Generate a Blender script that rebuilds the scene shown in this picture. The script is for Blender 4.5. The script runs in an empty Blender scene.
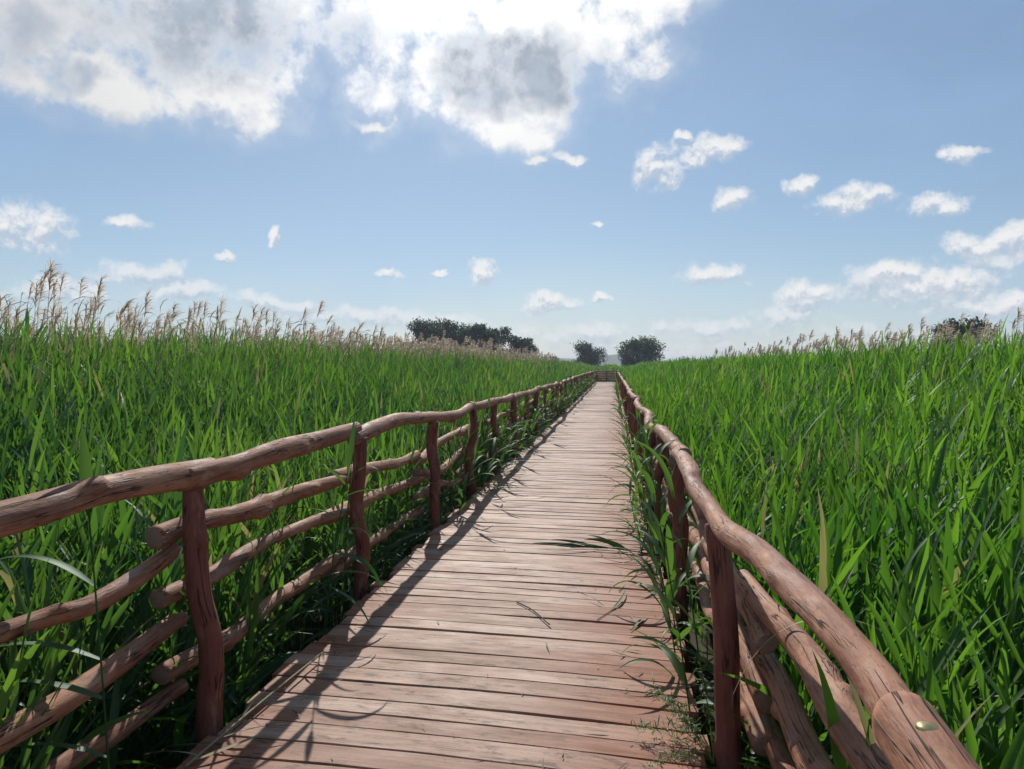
import bpy, math, random
import numpy as np
from mathutils import Vector

rng = np.random.default_rng(7)
random.seed(7)
scn = bpy.context.scene
COL = scn.collection
R = math.radians
H = 1.5                       # eye height above the deck
SUN_AZ, SUN_EL = R(-13.0), R(34.0)

# ------------------------------------------------------------------ helpers
def new_obj(name, data, parent=None):
    o = bpy.data.objects.new(name, data)
    COL.objects.link(o)
    if parent is not None:
        o.parent = parent
    return o

def tag(o, label=None, cat=None, group=None, kind=None):
    if label: o['label'] = label
    if cat: o['category'] = cat
    if group: o['group'] = group
    if kind: o['kind'] = kind
    return o

def mesh_np(name, V, F, mat, attrs=None, smooth=True):
    """V (n,3); F list of (m,k) integer arrays (k = 3 or 4)"""
    me = bpy.data.meshes.new(name)
    V = np.asarray(V, dtype=np.float32)
    me.vertices.add(len(V))
    me.vertices.foreach_set('co', V.ravel())
    F = [np.asarray(f, dtype=np.int32) for f in F if len(f)]
    nl = sum(f.size for f in F)
    npoly = sum(len(f) for f in F)
    me.loops.add(nl)
    me.loops.foreach_set('vertex_index', np.concatenate([f.ravel() for f in F]))
    me.polygons.add(npoly)
    starts, p = [], 0
    for f in F:
        k = f.shape[1]
        starts.append(p + np.arange(len(f), dtype=np.int32) * k)
        p += f.size
    me.polygons.foreach_set('loop_start', np.concatenate(starts))
    me.update(calc_edges=True)
    me.polygons.foreach_set('use_smooth', np.full(npoly, smooth, dtype=bool))
    for k, a in (attrs or {}).items():
        a = np.asarray(a, dtype=np.float32)
        if a.ndim == 2:
            at = me.attributes.new(k, 'FLOAT_VECTOR', 'POINT'); at.data.foreach_set('vector', a.ravel())
        else:
            at = me.attributes.new(k, 'FLOAT', 'POINT'); at.data.foreach_set('value', a)
    if mat: me.materials.append(mat)
    return me

def join(parts):
    """parts: list of (V, [F..], {attr}) -> merged"""
    Vs, Fs, As, off = [], {}, {}, 0
    for V, F, A in parts:
        Vs.append(V)
        for f in F:
            f = np.asarray(f)
            if len(f): Fs.setdefault(f.shape[1], []).append(f + off)
        for k, a in A.items(): As.setdefault(k, []).append(a)
        off += len(V)
    return np.concatenate(Vs), [np.concatenate(v) for v in Fs.values()], {k: np.concatenate(v) for k, v in As.items()}

# ------------------------------------------------------------------ node helpers
class NT:
    def __init__(s, tree):
        s.t = tree; s.n = tree.nodes; s.l = tree.links
    def node(s, typ, **kw):
        n = s.n.new(typ)
        for k, v in kw.items(): setattr(n, k, v)
        return n
    def link(s, a, b): s.l.new(a, b)
    def put(s, sock, v):
        if isinstance(v, bpy.types.NodeSocket): s.l.new(v, sock)
        else: sock.default_value = v
    def math(s, op, a, b=0.0, c=0.0, clamp=False):
        n = s.node('ShaderNodeMath', operation=op, use_clamp=clamp)
        s.put(n.inputs[0], a); s.put(n.inputs[1], b); s.put(n.inputs[2], c)
        return n.outputs[0]
    def vmath(s, op, a, b=(0, 0, 0), out=0):
        n = s.node('ShaderNodeVectorMath', operation=op)
        s.put(n.inputs[0], a); s.put(n.inputs[1], b)
        return n.outputs[out]
    def vscale(s, a, f):
        n = s.node('ShaderNodeVectorMath', operation='SCALE')
        s.put(n.inputs[0], a); s.put(n.inputs['Scale'], f)
        return n.outputs[0]
    def mix(s, f, a, b, blend='MIX'):
        n = s.node('ShaderNodeMix', data_type='RGBA', blend_type=blend)
        s.put(n.inputs[0], f); s.put(n.inputs[6], a); s.put(n.inputs[7], b)
        return n.outputs[2]
    def noise(s, vec, scale, detail=4.0, rough=0.55, out='Fac', dist=0.0):
        n = s.node('ShaderNodeTexNoise')
        s.put(n.inputs['Vector'], vec); n.inputs['Scale'].default_value = scale
        n.inputs['Detail'].default_value = detail; n.inputs['Roughness'].default_value = rough
        n.inputs['Distortion'].default_value = dist
        return n.outputs[out]
    def ss(s, v, lo, hi, a=0.0, b=1.0):
        n = s.node('ShaderNodeMapRange', interpolation_type='SMOOTHSTEP')
        s.put(n.inputs[0], v); s.put(n.inputs[1], lo); s.put(n.inputs[2], hi)
        n.inputs[3].default_value = a; n.inputs[4].default_value = b
        return n.outputs[0]
    def attr(s, name, out='Fac'):
        n = s.node('ShaderNodeAttribute', attribute_name=name)
        return n.outputs[out]
    def scalev(s, vec, sc):
        return s.vmath('MULTIPLY', vec, sc)

def new_mat(name):
    m = bpy.data.materials.new(name); m.use_nodes = True
    m.node_tree.nodes.clear()
    return m, NT(m.node_tree)

def C4(r, g, b): return (r, g, b, 1.0)

def principled(t, color, rough, bump=None, bump_strength=0.4, bump_dist=0.01, spec=0.4):
    p = t.node('ShaderNodeBsdfPrincipled')
    t.put(p.inputs['Base Color'], color); t.put(p.inputs['Roughness'], rough)
    p.inputs['Specular IOR Level'].default_value = spec
    if bump is not None:
        b = t.node('ShaderNodeBump'); b.inputs['Strength'].default_value = bump_strength
        b.inputs['Distance'].default_value = bump_dist
        t.put(b.inputs['Height'], bump); t.link(b.outputs[0], p.inputs['Normal'])
    o = t.node('ShaderNodeOutputMaterial')
    t.link(p.outputs[0], o.inputs[0])
    return p

# ------------------------------------------------------------------ materials
def make_log_mat():
    m, t = new_mat('peeled_log')
    lp = t.attr('lp', 'Vector'); rnd = t.attr('rnd')
    blot = t.noise(t.scalev(lp, (9, 9, 2.2)), 1.0, 5, 0.6)
    blot2 = t.noise(t.scalev(lp, (16, 16, 7)), 1.0, 4, 0.6)
    grain = t.noise(t.scalev(lp, (70, 70, 5)), 1.0, 6, 0.6)
    fine = t.noise(t.scalev(lp, (180, 180, 40)), 1.0, 3, 0.6)
    crackn = t.noise(t.scalev(lp, (34, 34, 1.6)), 1.0, 3, 0.5)
    crack = t.ss(t.math('ABSOLUTE', t.math('SUBTRACT', crackn, 0.5)), 0.004, 0.02, 1.0, 0.0)
    crack = t.math('MULTIPLY', crack, t.ss(t.noise(t.scalev(lp, (5, 5, 3)), 1.0, 2), 0.46, 0.56))
    c = t.mix(t.ss(blot, 0.40, 0.60), C4(0.25, 0.095, 0.052), C4(0.43, 0.195, 0.110))
    c = t.mix(t.math('MULTIPLY', t.ss(blot2, 0.54, 0.68), 0.6), c, C4(0.47, 0.29, 0.165))
    c = t.mix(t.math('MULTIPLY', t.ss(blot2, 0.44, 0.30), 0.6), c, C4(0.13, 0.055, 0.038))
    c = t.mix(t.ss(grain, 0.3, 0.7, 0.0, 0.45), c, t.mix(0.5, c, C4(0.54, 0.35, 0.22)))
    c = t.mix(t.ss(grain, 0.5, 0.28, 0.0, 0.55), c, C4(0.12, 0.05, 0.035))
    c = t.mix(t.ss(rnd, 0.0, 1.0, 0.0, 0.45), c, t.mix(1.0, c, C4(0.78, 0.56, 0.46), 'MULTIPLY'))
    grey = t.math('MULTIPLY', t.ss(t.noise(t.scalev(lp, (12, 12, 2.6)), 1.0, 5, 0.65), 0.55, 0.68), 0.55)
    c = t.mix(grey, c, C4(0.36, 0.29, 0.235))
    fleck = t.noise(t.scalev(lp, (120, 120, 30)), 1.0, 3, 0.6)
    c = t.mix(t.ss(fleck, 0.58, 0.70, 0.0, 0.6), c, C4(0.11, 0.05, 0.035))
    # dark freckles and old stain drips
    vor = t.node('ShaderNodeTexVoronoi'); t.put(vor.inputs['Vector'], t.scalev(lp, (22, 22, 9))); vor.inputs['Scale'].default_value = 1.0
    spot = t.math('MULTIPLY', t.ss(vor.outputs['Distance'], 0.20, 0.08), t.ss(blot, 0.45, 0.6))
    c = t.mix(t.math('MULTIPLY', spot, 0.6), c, C4(0.09, 0.045, 0.03))
    c = t.mix(t.math('MULTIPLY', crack, 0.9), c, C4(0.03, 0.016, 0.012))
    h = t.math('ADD', t.math('MULTIPLY', grain, 0.6), t.math('MULTIPLY', fine, 0.25))
    h = t.math('ADD', h, t.math('MULTIPLY', blot2, 0.9))
    h = t.math('SUBTRACT', h, t.math('MULTIPLY', crack, 1.4))
    principled(t, c, t.ss(blot2, 0.3, 0.7, 0.6, 0.8), h, 0.8, 0.006, 0.25)
    return m

def make_post_mat():
    m, t = new_mat('stained_post')
    lp = t.attr('lp', 'Vector'); rnd = t.attr('rnd')
    blot = t.noise(t.scalev(lp, (9, 9, 3)), 1.0, 5, 0.6)
    grain = t.noise(t.scalev(lp, (60, 60, 5)), 1.0, 6, 0.6)
    c = t.mix(t.ss(blot, 0.35, 0.65), C4(0.22, 0.062, 0.038), C4(0.30, 0.105, 0.066))
    c = t.mix(t.ss(grain, 0.5, 0.25, 0.0, 0.6), c, C4(0.09, 0.032, 0.024))
    c = t.mix(t.ss(rnd, 0.0, 1.0, 0.0, 0.4), c, C4(0.15, 0.055, 0.04))
    crackn = t.noise(t.scalev(lp, (30, 30, 1.8)), 1.0, 3, 0.5)
    crack = t.math('MULTIPLY', t.ss(t.math('ABSOLUTE', t.math('SUBTRACT', crackn, 0.5)), 0.004, 0.022, 1.0, 0.0), t.ss(t.noise(t.scalev(lp, (6, 6, 4)), 1.0, 2), 0.44, 0.55))
    worn = t.noise(t.scalev(lp, (20, 20, 6)), 1.0, 5, 0.65)
    c = t.mix(t.ss(worn, 0.54, 0.68, 0.0, 0.6), c, C4(0.36, 0.20, 0.13))
    c = t.mix(t.ss(worn, 0.42, 0.28, 0.0, 0.6), c, C4(0.085, 0.035, 0.026))
    c = t.mix(t.math('MULTIPLY', crack, 0.9), c, C4(0.025, 0.013, 0.010))
    h = t.math('SUBTRACT', t.math('ADD', grain, t.math('ADD', blot, worn)), t.math('MULTIPLY', crack, 1.3))
    principled(t, c, 0.68, h, 0.75, 0.006, 0.25)
    return m

def make_endgrain_mat():
    m, t = new_mat('log_end')
    lp = t.attr('lp', 'Vector')
    n = t.noise(t.scalev(lp, (40, 40, 4)), 1.0, 4)
    c = t.mix(n, C4(0.16, 0.09, 0.06), C4(0.34, 0.23, 0.16))
    principled(t, c, 0.8)
    return m

def make_plank_mat():
    m, t = new_mat('worn_stained_plank')
    lp = t.attr('lp', 'Vector'); rnd = t.attr('rnd'); edge = t.attr('edge')
    streak = t.noise(t.scalev(lp, (2.2, 46, 46)), 1.0, 6, 0.62)
    fine = t.noise(t.scalev(lp, (7, 190, 190)), 1.0, 4, 0.6)
    blot = t.noise(t.scalev(lp, (2.6, 7, 7)), 1.0, 5, 0.6)
    dirt = t.noise(t.scalev(lp, (9, 26, 26)), 1.0, 6, 0.68)
    dirtm = t.noise(t.scalev(lp, (1.3, 1.8, 1.8)), 1.0, 3)
    worn = t.math('ADD', t.math('MULTIPLY', edge, -0.50), t.math('ADD', t.math('MULTIPLY', blot, 0.9), t.math('MULTIPLY', rnd, 0.32)))
    worn = t.ss(worn, 0.12, 0.62)
    red = t.mix(t.ss(streak, 0.3, 0.7), C4(0.28, 0.10, 0.052), C4(0.42, 0.185, 0.10))
    tan = t.mix(t.ss(streak, 0.25, 0.72), C4(0.325, 0.19, 0.130), C4(0.50, 0.34, 0.25))
    c = t.mix(worn, red, tan)
    c = t.mix(t.ss(fine, 0.52, 0.3, 0.0, 0.5), c, t.mix(1.0, c, C4(0.5, 0.42, 0.38), 'MULTIPLY'))
    dm = t.math('MULTIPLY', t.ss(dirt, 0.52, 0.64), t.ss(dirtm, 0.38, 0.60))
    c = t.mix(t.math('MULTIPLY', dm, 0.75), c, C4(0.085, 0.06, 0.045))
    vor = t.node('ShaderNodeTexVoronoi'); t.put(vor.inputs['Vector'], t.scalev(lp, (3.2, 8, 8))); vor.inputs['Scale'].default_value = 1.0
    specks = t.noise(t.scalev(lp, (60, 120, 120)), 1.0, 3, 0.6)
    c = t.mix(t.ss(specks, 0.60, 0.72, 0.0, 0.55), c, C4(0.10, 0.065, 0.045))
    c = t.mix(t.ss(specks, 0.40, 0.28, 0.0, 0.35), c, C4(0.58, 0.45, 0.34))
    split = t.noise(t.scalev(lp, (1.1, 38, 38)), 1.0, 2, 0.5)
    split = t.math('MULTIPLY', t.ss(t.math('ABSOLUTE', t.math('SUBTRACT', split, 0.5)), 0.004, 0.014, 1.0, 0.0), t.ss(t.noise(t.scalev(lp, (2.5, 6, 6)), 1.0, 2), 0.54, 0.62))
    c = t.mix(t.math('MULTIPLY', split, 0.85), c, C4(0.05, 0.03, 0.022))
    kn = t.ss(vor.outputs['Distance'], 0.13, 0.06)
    c = t.mix(t.math('MULTIPLY', kn, 0.8), c, C4(0.10, 0.05, 0.035))
    tint = t.mix(rnd, C4(0.86, 0.82, 0.80), C4(1.08, 1.05, 1.04))
    c = t.mix(1.0, c, tint, 'MULTIPLY')
    h = t.math('ADD', streak, t.math('MULTIPLY', fine, 0.4))
    principled(t, c, t.ss(blot, 0.3, 0.7, 0.58, 0.75), h, 0.3, 0.0025, 0.22)
    return m

def make_leaf_mat(name, dark, light, tdark, tlight, tip=(0.30, 0.26, 0.10), gloss=0.10, trans=0.46, dead=0.0):
    m, t = new_mat(name)
    rnd = t.attr('rnd'); tt = t.attr('tt')
    geo = t.node('ShaderNodeNewGeometry')
    patch = t.noise(t.scalev(geo.outputs['Position'], (0.45, 0.45, 0.2)), 1.0, 3)
    f = t.math('ADD', t.math('MULTIPLY', rnd, 0.75), t.ss(patch, 0.35, 0.65, -0.05, 0.3), clamp=True)
    c = t.mix(f, C4(*dark), C4(*light))
    ct = t.mix(f, C4(*tdark), C4(*tlight))
    dry = t.math('MULTIPLY', t.ss(tt, 0.86, 1.0), t.ss(rnd, 0.72, 0.9))
    c = t.mix(dry, c, C4(*tip)); ct = t.mix(dry, ct, C4(*tip))
    if dead:
        dm = t.ss(rnd, 0.985, 0.995, 0.0, dead)
        c = t.mix(dm, c, C4(0.34, 0.27, 0.13)); ct = t.mix(dm, ct, C4(0.36, 0.28, 0.12))
    d = t.node('ShaderNodeBsdfDiffuse'); t.link(c, d.inputs[0])
    tr = t.node('ShaderNodeBsdfTranslucent'); t.link(ct, tr.inputs[0])
    mx = t.node('ShaderNodeMixShader'); mx.inputs[0].default_value = trans
    t.link(d.outputs[0], mx.inputs[1]); t.link(tr.outputs[0], mx.inputs[2])
    g = t.node('ShaderNodeBsdfGlossy'); g.inputs['Roughness'].default_value = 0.55
    g.inputs[0].default_value = (0.75, 0.85, 0.8, 1)
    fr = t.node('ShaderNodeFresnel'); fr.inputs[0].default_value = 1.42
    fac = t.math('MULTIPLY_ADD', fr.outputs[0], 0.045, gloss * 0.05, clamp=True)
    mg = t.node('ShaderNodeMixShader'); t.link(fac, mg.inputs[0])
    t.link(mx.outputs[0], mg.inputs[1]); t.link(g.outputs[0], mg.inputs[2])
    o = t.node('ShaderNodeOutputMaterial'); t.link(mg.outputs[0], o.inputs[0])
    return m

def make_simple(name, a, b, scale, rough=0.8, bump=0.0, spec=0.3, metal=0.0):
    m, t = new_mat(name)
    geo = t.node('ShaderNodeTexCoord')
    n = t.noise(geo.outputs['Object'], scale, 5, 0.6)
    c = t.mix(t.ss(n, 0.3, 0.7), C4(*a), C4(*b))
    p = principled(t, c, rough, n if bump else None, bump, 0.02, spec)
    p.inputs['Metallic'].default_value = metal
    return m

M_LOG, M_POST, M_END, M_PLANK = make_log_mat(), make_post_mat(), make_endgrain_mat(), make_plank_mat()
M_REED = make_leaf_mat('reed_leaf', (0.032, 0.088, 0.018), (0.105, 0.190, 0.030), (0.064, 0.220, 0.016), (0.26, 0.52, 0.032), gloss=0.25, dead=0.8)
M_REED_LEFT = make_leaf_mat('bluish_reed_leaf', (0.026, 0.072, 0.022), (0.090, 0.165, 0.038), (0.050, 0.165, 0.020), (0.23, 0.44, 0.036), gloss=0.6, dead=0.8)  # slightly darker, bluer leaf tones for the left reed bed
M_SHOOT = make_leaf_mat('shoot_leaf', (0.030, 0.075, 0.026), (0.09, 0.155, 0.04), (0.05, 0.15, 0.02), (0.17, 0.32, 0.035), gloss=0.35)
M_FADED = make_leaf_mat('faded_leaf', (0.03, 0.055, 0.02), (0.075, 0.10, 0.035), (0.04, 0.08, 0.015), (0.09, 0.14, 0.03), gloss=0.1, trans=0.25)
M_PLUME = make_leaf_mat('reed_plume', (0.33, 0.25, 0.19), (0.58, 0.48, 0.37), (0.46, 0.36, 0.28), (0.72, 0.61, 0.48), tip=(0.45, 0.36, 0.27), gloss=0.0, trans=0.58)
M_STRAW = make_leaf_mat('dry_straw', (0.26, 0.20, 0.11), (0.46, 0.37, 0.22), (0.28, 0.22, 0.12), (0.46, 0.38, 0.24), tip=(0.4, 0.33, 0.2), gloss=0.05, trans=0.3)
M_TREE = make_leaf_mat('tree_leaf', (0.026, 0.052, 0.020), (0.055, 0.092, 0.028), (0.03, 0.065, 0.015), (0.07, 0.12, 0.02), gloss=0.05, trans=0.25)
M_TREE2 = make_leaf_mat('willow_leaf', (0.045, 0.075, 0.034), (0.09, 0.13, 0.05), (0.06, 0.10, 0.03), (0.13, 0.18, 0.04), gloss=0.05, trans=0.3)
M_BARK = make_simple('bark', (0.06, 0.05, 0.04), (0.13, 0.11, 0.09), 3.0, 0.9)
M_GROUND = make_simple('marsh_soil', (0.030, 0.028, 0.018), (0.075, 0.062, 0.036), 1.7, 0.95, 0.5)
M_HILL = make_simple('wooded_hill', (0.035, 0.055, 0.030), (0.060, 0.085, 0.045), 0.02, 0.95)
M_BRASS = make_simple('brass_bolt', (0.55, 0.40, 0.16), (0.72, 0.55, 0.25), 60.0, 0.32, 0.0, 0.5, 1.0)

# ------------------------------------------------------------------ logs
def smooth_path(pts, step):
    """Catmull-Rom through pts, resampled every ~step metres"""
    P = np.array(pts, float)
    P = np.vstack([2 * P[0] - P[1], P, 2 * P[-1] - P[-2]])
    out = []
    for i in range(1, len(P) - 2):
        p0, p1, p2, p3 = P[i - 1], P[i], P[i + 1], P[i + 2]
        n = max(1, int(round(np.linalg.norm(p2 - p1) / step)))
        for k in range(n):
            t = k / n
            out.append(0.5 * ((2 * p1) + (-p0 + p2) * t + (2 * p0 - 5 * p1 + 4 * p2 - p3) * t * t + (-p0 + 3 * p1 - 3 * p2 + p3) * t ** 3))
    out.append(P[-2])
    return np.array(out)

def log_mesh(name, pts, r0, r1, mat, step=0.06, ns=16, rough=0.07, knots=3, seed=0, wob=0.0, flat_end=True):
    g = np.random.default_rng(seed)
    C = smooth_path(pts, step)
    n = len(C)
    seg = np.linalg.norm(np.diff(C, axis=0), axis=1)
    s = np.concatenate([[0], np.cumsum(seg)])
    L = s[-1]
    if wob:
        for ax in range(3):
            for k in range(1, 4):
                C[:, ax] += wob / k * g.normal() * np.sin(s * (2.2 * k) + g.uniform(0, 6.28)) * (0.25 if abs(C[-1, ax] - C[0, ax]) > 0.7 * L else 1)
    T = np.gradient(C, axis=0); T /= np.linalg.norm(T, axis=1)[:, None]
    up = np.array([0, 0, 1.0]) if abs(T[0, 2]) < 0.8 else np.array([0, 1.0, 0])
    A = np.cross(T, up); A /= np.linalg.norm(A, axis=1)[:, None]
    B = np.cross(A, T)
    th = np.arange(ns) / ns * 2 * np.pi
    rad = r0 + (r1 - r0) * s / L
    rad = rad * (1 + 0.07 * np.sin(s * 3.1 + g.uniform(0, 6)) + 0.04 * np.sin(s * 7.3 + g.uniform(0, 6)))
    RR = rad[:, None] * np.ones((1, ns))
    for k in range(1, 4):      # an uneven, hand-peeled section that drifts along the log
        ph = g.uniform(0, 6.28) + np.cumsum(g.normal(0, 0.10, n))
        RR *= 1 + rough / k * np.cos((k + 1) * th[None, :] + ph[:, None])
    for _ in range(knots):
        s0, t0 = g.uniform(0.05 * L, 0.95 * L), g.uniform(0, 6.28)
        dth = (th[None, :] - t0 + np.pi) % (2 * np.pi) - np.pi
        RR += r0 * g.uniform(0.18, 0.48) * np.exp(-((s[:, None] - s0) / g.uniform(0.03, 0.06)) ** 2 - (dth / 0.55) ** 2)
    V = C[:, None, :] + RR[:, :, None] * (np.cos(th)[None, :, None] * A[:, None, :] + np.sin(th)[None, :, None] * B[:, None, :])
    off = g.uniform(0, 40, 3)
    lp = np.stack([np.cos(th)[None, :] * RR, np.sin(th)[None, :] * RR, s[:, None] * np.ones((1, ns))], -1) + off
    V = V.reshape(-1, 3); lp = lp.reshape(-1, 3)
    i = np.arange(n - 1)[:, None] * ns; j = np.arange(ns)[None, :]; j2 = (j + 1) % ns
    Q = np.stack([i + j, i + j2, i + ns + j2, i + ns + j], -1).reshape(-1, 4)
    # chamfered ends
    Vs, Ls, T3, Q2, base = [V], [lp], [], [], len(V)
    for e, sgn in ((0, -1), (n - 1, 1)):
        ring = V.reshape(n, ns, 3)[e]
        c = C[e] + sgn * T[e] * rad[e] * 0.12
        inner = c + (ring - C[e]) * 0.86
        Vs += [inner, c[None]]; Ls += [lp.reshape(n, ns, 3)[e], lp.reshape(n, ns, 3)[e][:1] * 0 + off]
        r = e * ns + np.arange(ns); q = base + np.arange(ns)
        r2, q2 = np.roll(r, -1), np.roll(q, -1)
        if sgn > 0: Q2.append(np.stack([r, r2, q2, q], -1)); T3.append(np.stack([q, q2, np.full(ns, base + ns)], -1))
        else: Q2.append(np.stack([r2, r, q, q2], -1)); T3.append(np.stack([q2, q, np.full(ns, base + ns)], -1))
        base += ns + 1
    Vv = np.concatenate(Vs); Lv = np.concatenate(Ls)
    me = mesh_np(name, Vv, [np.concatenate([Q] + Q2), np.concatenate(T3)], mat, {'lp': Lv, 'rnd': np.full(len(Vv), g.uniform())})
    me.materials.append(M_END)
    mi = np.zeros(len(me.polygons), dtype=np.int32); mi[-2 * ns:] = 1
    me.polygons.foreach_set('material_index', mi)
    return me

# ------------------------------------------------------------------ ribbons: leaves, stems, plume strands
def ribbons(base, az, el, L, W, droop, nseg, rnd, twist=None, fold=0.0, profile='leaf', power=1.5, azbend=None, roll=0.0):
    N = len(L)
    base = np.asarray(base, float)
    twist = np.zeros(N) if twist is None else twist
    azbend = np.zeros(N) if azbend is None else azbend
    across = 3 if fold else 2
    V = np.zeros((N, nseg + 1, across, 3)); TT = np.zeros((N, nseg + 1, across))
    p = base.copy()
    for k in range(nseg + 1):
        t = k / nseg
        e = el - droop * t ** power
        a = az + azbend * t
        ca, sa, ce, se = np.cos(a), np.sin(a), np.cos(e), np.sin(e)
        tan = np.stack([ce * ca, ce * sa, se], -1)
        perp = np.stack([-sa, ca, np.zeros(N)], -1)
        nor = np.cross(tan, perp)
        tw = twist * t + roll
        side = np.cos(tw)[:, None] * perp + np.sin(tw)[:, None] * nor
        nn = np.cross(tan, side)
        if profile == 'leaf': w = min(1.0, 0.38 + 2.6 * t) * (1 - t ** 2.3) + 0.015
        elif profile == 'stem': w = 1 - 0.45 * t
        else: w = (0.5 + 1.5 * t) * (1 - t) + 0.12
        hw = (W * w * 0.5)[:, None]
        V[:, k, 0] = p - side * hw
        V[:, k, -1] = p + side * hw
        if across == 3: V[:, k, 1] = p - nn * hw * fold * (1 if True else 0)
        TT[:, k] = t
        if k < nseg:
            t2 = (k + 0.5) / nseg
            e2 = el - droop * t2 ** power; a2 = az + azbend * t2
            p = p + (L / nseg)[:, None] * np.stack([np.cos(e2) * np.cos(a2), np.cos(e2) * np.sin(a2), np.sin(e2)], -1)
    V = V.reshape(-1, 3)
    per = (nseg + 1) * across
    i0 = (np.arange(N) * per)[:, None, None]
    k = np.arange(nseg)[None, :, None] * across
    c = np.arange(across - 1)[None, None, :]
    a = i0 + k + c
    F = np.stack([a, a + 1, a + across + 1, a + across], -1).reshape(-1, 4)
    return V, [F], {'rnd': np.repeat(rnd, per), 'tt': TT.reshape(-1)}, p

def reeds(x, y, top, ground, nleaf, nseg, wscale, g, fold=0.0, low=0.35, stem=True, lscale=1.0):
    """upright reeds: thin stem, alternate arching leaves"""
    N = len(x)
    parts = []
    hgt = top - ground
    laz = g.uniform(0, 2 * np.pi, N)
    lean = np.abs(g.normal(0.0, 0.07, N)) + 0.03
    # the wind pushes everything a little to the right
    dx = np.cos(laz) * lean + 0.06; dy = np.sin(laz) * lean
    srnd = np.clip(g.normal(0.45, 0.24, N) + 0.35 * value_noise(x, y, 1.6, 33), 0, 1)
    if stem:
        l2 = np.hypot(dx, dy)
        V = ribbons(np.stack([x, y, np.full(N, ground)], -1), np.arctan2(dy, dx), np.pi / 2 - np.arctan(l2), hgt * 0.93,
                    np.full(N, 0.011 * wscale), np.zeros(N), max(2, nseg // 2), srnd * 0.6, twist=g.uniform(0, 3, N), profile='stem')
        parts.append(V[:3])
    spin = g.uniform(0, 2 * np.pi, N)
    for k in range(nleaf):
        f = low + (1 - low) * (k + 0.5 + g.uniform(-0.3, 0.3, N)) / nleaf
        f = np.minimum(f, 0.99)
        z = ground + hgt * f * 0.90
        bx = x + dx * hgt * f; by = y + dy * hgt * f
        az = spin + k * np.pi + g.normal(0, 0.55, N)
        tx = np.cos(az) + 0.35; ty = np.sin(az)
        az = np.arctan2(ty, tx)
        topness = k / max(1, nleaf - 1)
        el = R(34) + topness * R(38) + g.normal(0, R(10), N)
        L = (0.47 - 0.10 * topness) * g.uniform(0.65, 1.28, N) * lscale
        W = (0.035 - 0.008 * topness) * g.uniform(0.6, 1.3, N) * wscale
        droop = np.abs(g.normal(R(38), R(28), N)) * (1.0 - 0.55 * topness)
        rn = np.clip(srnd + g.normal(0, 0.2, N) - 0.12 * (1 - topness), 0, 1)
        V = ribbons(np.stack([bx, by, z], -1), az, el, L, W, droop, nseg, rn, twist=g.normal(0, 0.7, N), fold=fold,
                    azbend=g.normal(0, 0.25, N))
        parts.append(V[:3])
    return join(parts)

def value_noise(x, y, sc, seed):
    g = np.random.default_rng(seed)
    v = np.zeros_like(x)
    for k in range(6):
        a = g.uniform(0, 6.28); f = sc * g.uniform(0.6, 1.8)
        v += np.sin(f * (np.cos(a) * x + np.sin(a) * y) + g.uniform(0, 6.28))
    return v / 6

RAIL_L, RAIL_R = -1.80, 0.52
GROUND_Z = -0.75

def reed_top(x, y):
    d = np.where(x < 0, RAIL_L - x, x - RAIL_R)
    d = np.maximum(d, 0)
    cap = np.where(x < 0, 2.06, 1.86)
    z = 0.52 + 0.26 * np.clip((y - 5) / 8, 0, 1) * np.clip(1 - d / 3, 0, 1) + 0.33 * np.minimum(d, 4.2) + 0.09 * np.clip(d - 4.2, 0, 4)
    z = np.minimum(z, cap)
    return z + np.where(x < 0, 1.0, 0.6) * (0.13 * value_noise(x, y, 0.9, 3) + 0.09 * value_noise(x, y, 2.7, 4))

def build_reed_bed(side, seed):
    g = np.random.default_rng(seed)
    bands = [  # r0, r1, density, leaves, segments, width scale, fold, lowest leaf, leaf length scale
        (0.6, 4.5, 88, 11, 6, 1.25, 0.35, 0.22, 1.0),
        (4.5, 9, 72, 9, 4, 1.0, 0.0, 0.35, 1.0),
        (9, 18, 54, 8, 3, 1.08, 0.0, 0.45, 1.05),
        (18, 40, 28, 6, 2, 1.5, 0.0, 0.5, 1.1),
        (40, 85, 10, 5, 2, 2.7, 0.0, 0.55, 1.2),
        (85, 190, 2.6, 5, 2, 6.0, 0.0, 0.55, 1.3)]
    out = []
    for r0, r1, rho, nl, ns, ws, fold, low, ls in bands:
        X0, X1 = (-17.0, RAIL_L - 0.10) if side < 0 else (RAIL_R + 0.10, 17.0)
        if r0 > 80:
            X0, X1 = (-24, -0.6) if side < 0 else (-0.6, 24)
        Y0, Y1 = -1.5, r1
        n = int((X1 - X0) * (Y1 - Y0) * rho)
        x = g.uniform(X0, X1, n); y = g.uniform(Y0, Y1, n)
        r = np.hypot(x, y); az = np.degrees(np.arctan2(x, y))
        ok = (r >= r0) & (r < r1) & (az > -62) & (az < 46)
        # clumps: thin the stand out unevenly
        ok &= g.uniform(0, 1, n) < 0.80 + 0.6 * value_noise(x, y, 2.6, 9)
        # nothing grows through the deck and its far turn
        ok &= ~((x > RAIL_L - 0.1) & (x < RAIL_R + 0.1) & (y < 69.6))
        x, y = x[ok], y[ok]
        d = np.where(x < -0.6, RAIL_L - x, x - RAIL_R)
        top = reed_top(x, y) * 1.0 + g.normal(0, 0.14, len(x))
        far = (d < 0)
        top = np.where(far, 1.38 + g.normal(0, 0.1, len(x)), top)
        short = g.uniform(0, 1, len(x)) < 0.25
        top = np.where(short, top - g.uniform(0.1, 0.6, len(x)), top)
        out.append(reeds(x, y, top, GROUND_Z, nl, ns, ws, g, fold, low, lscale=ls))
    V, F, A = join(out)
    return mesh_np('reed_bed', V, F, M_REED_LEFT if side < 0 else M_REED, A)

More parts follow.
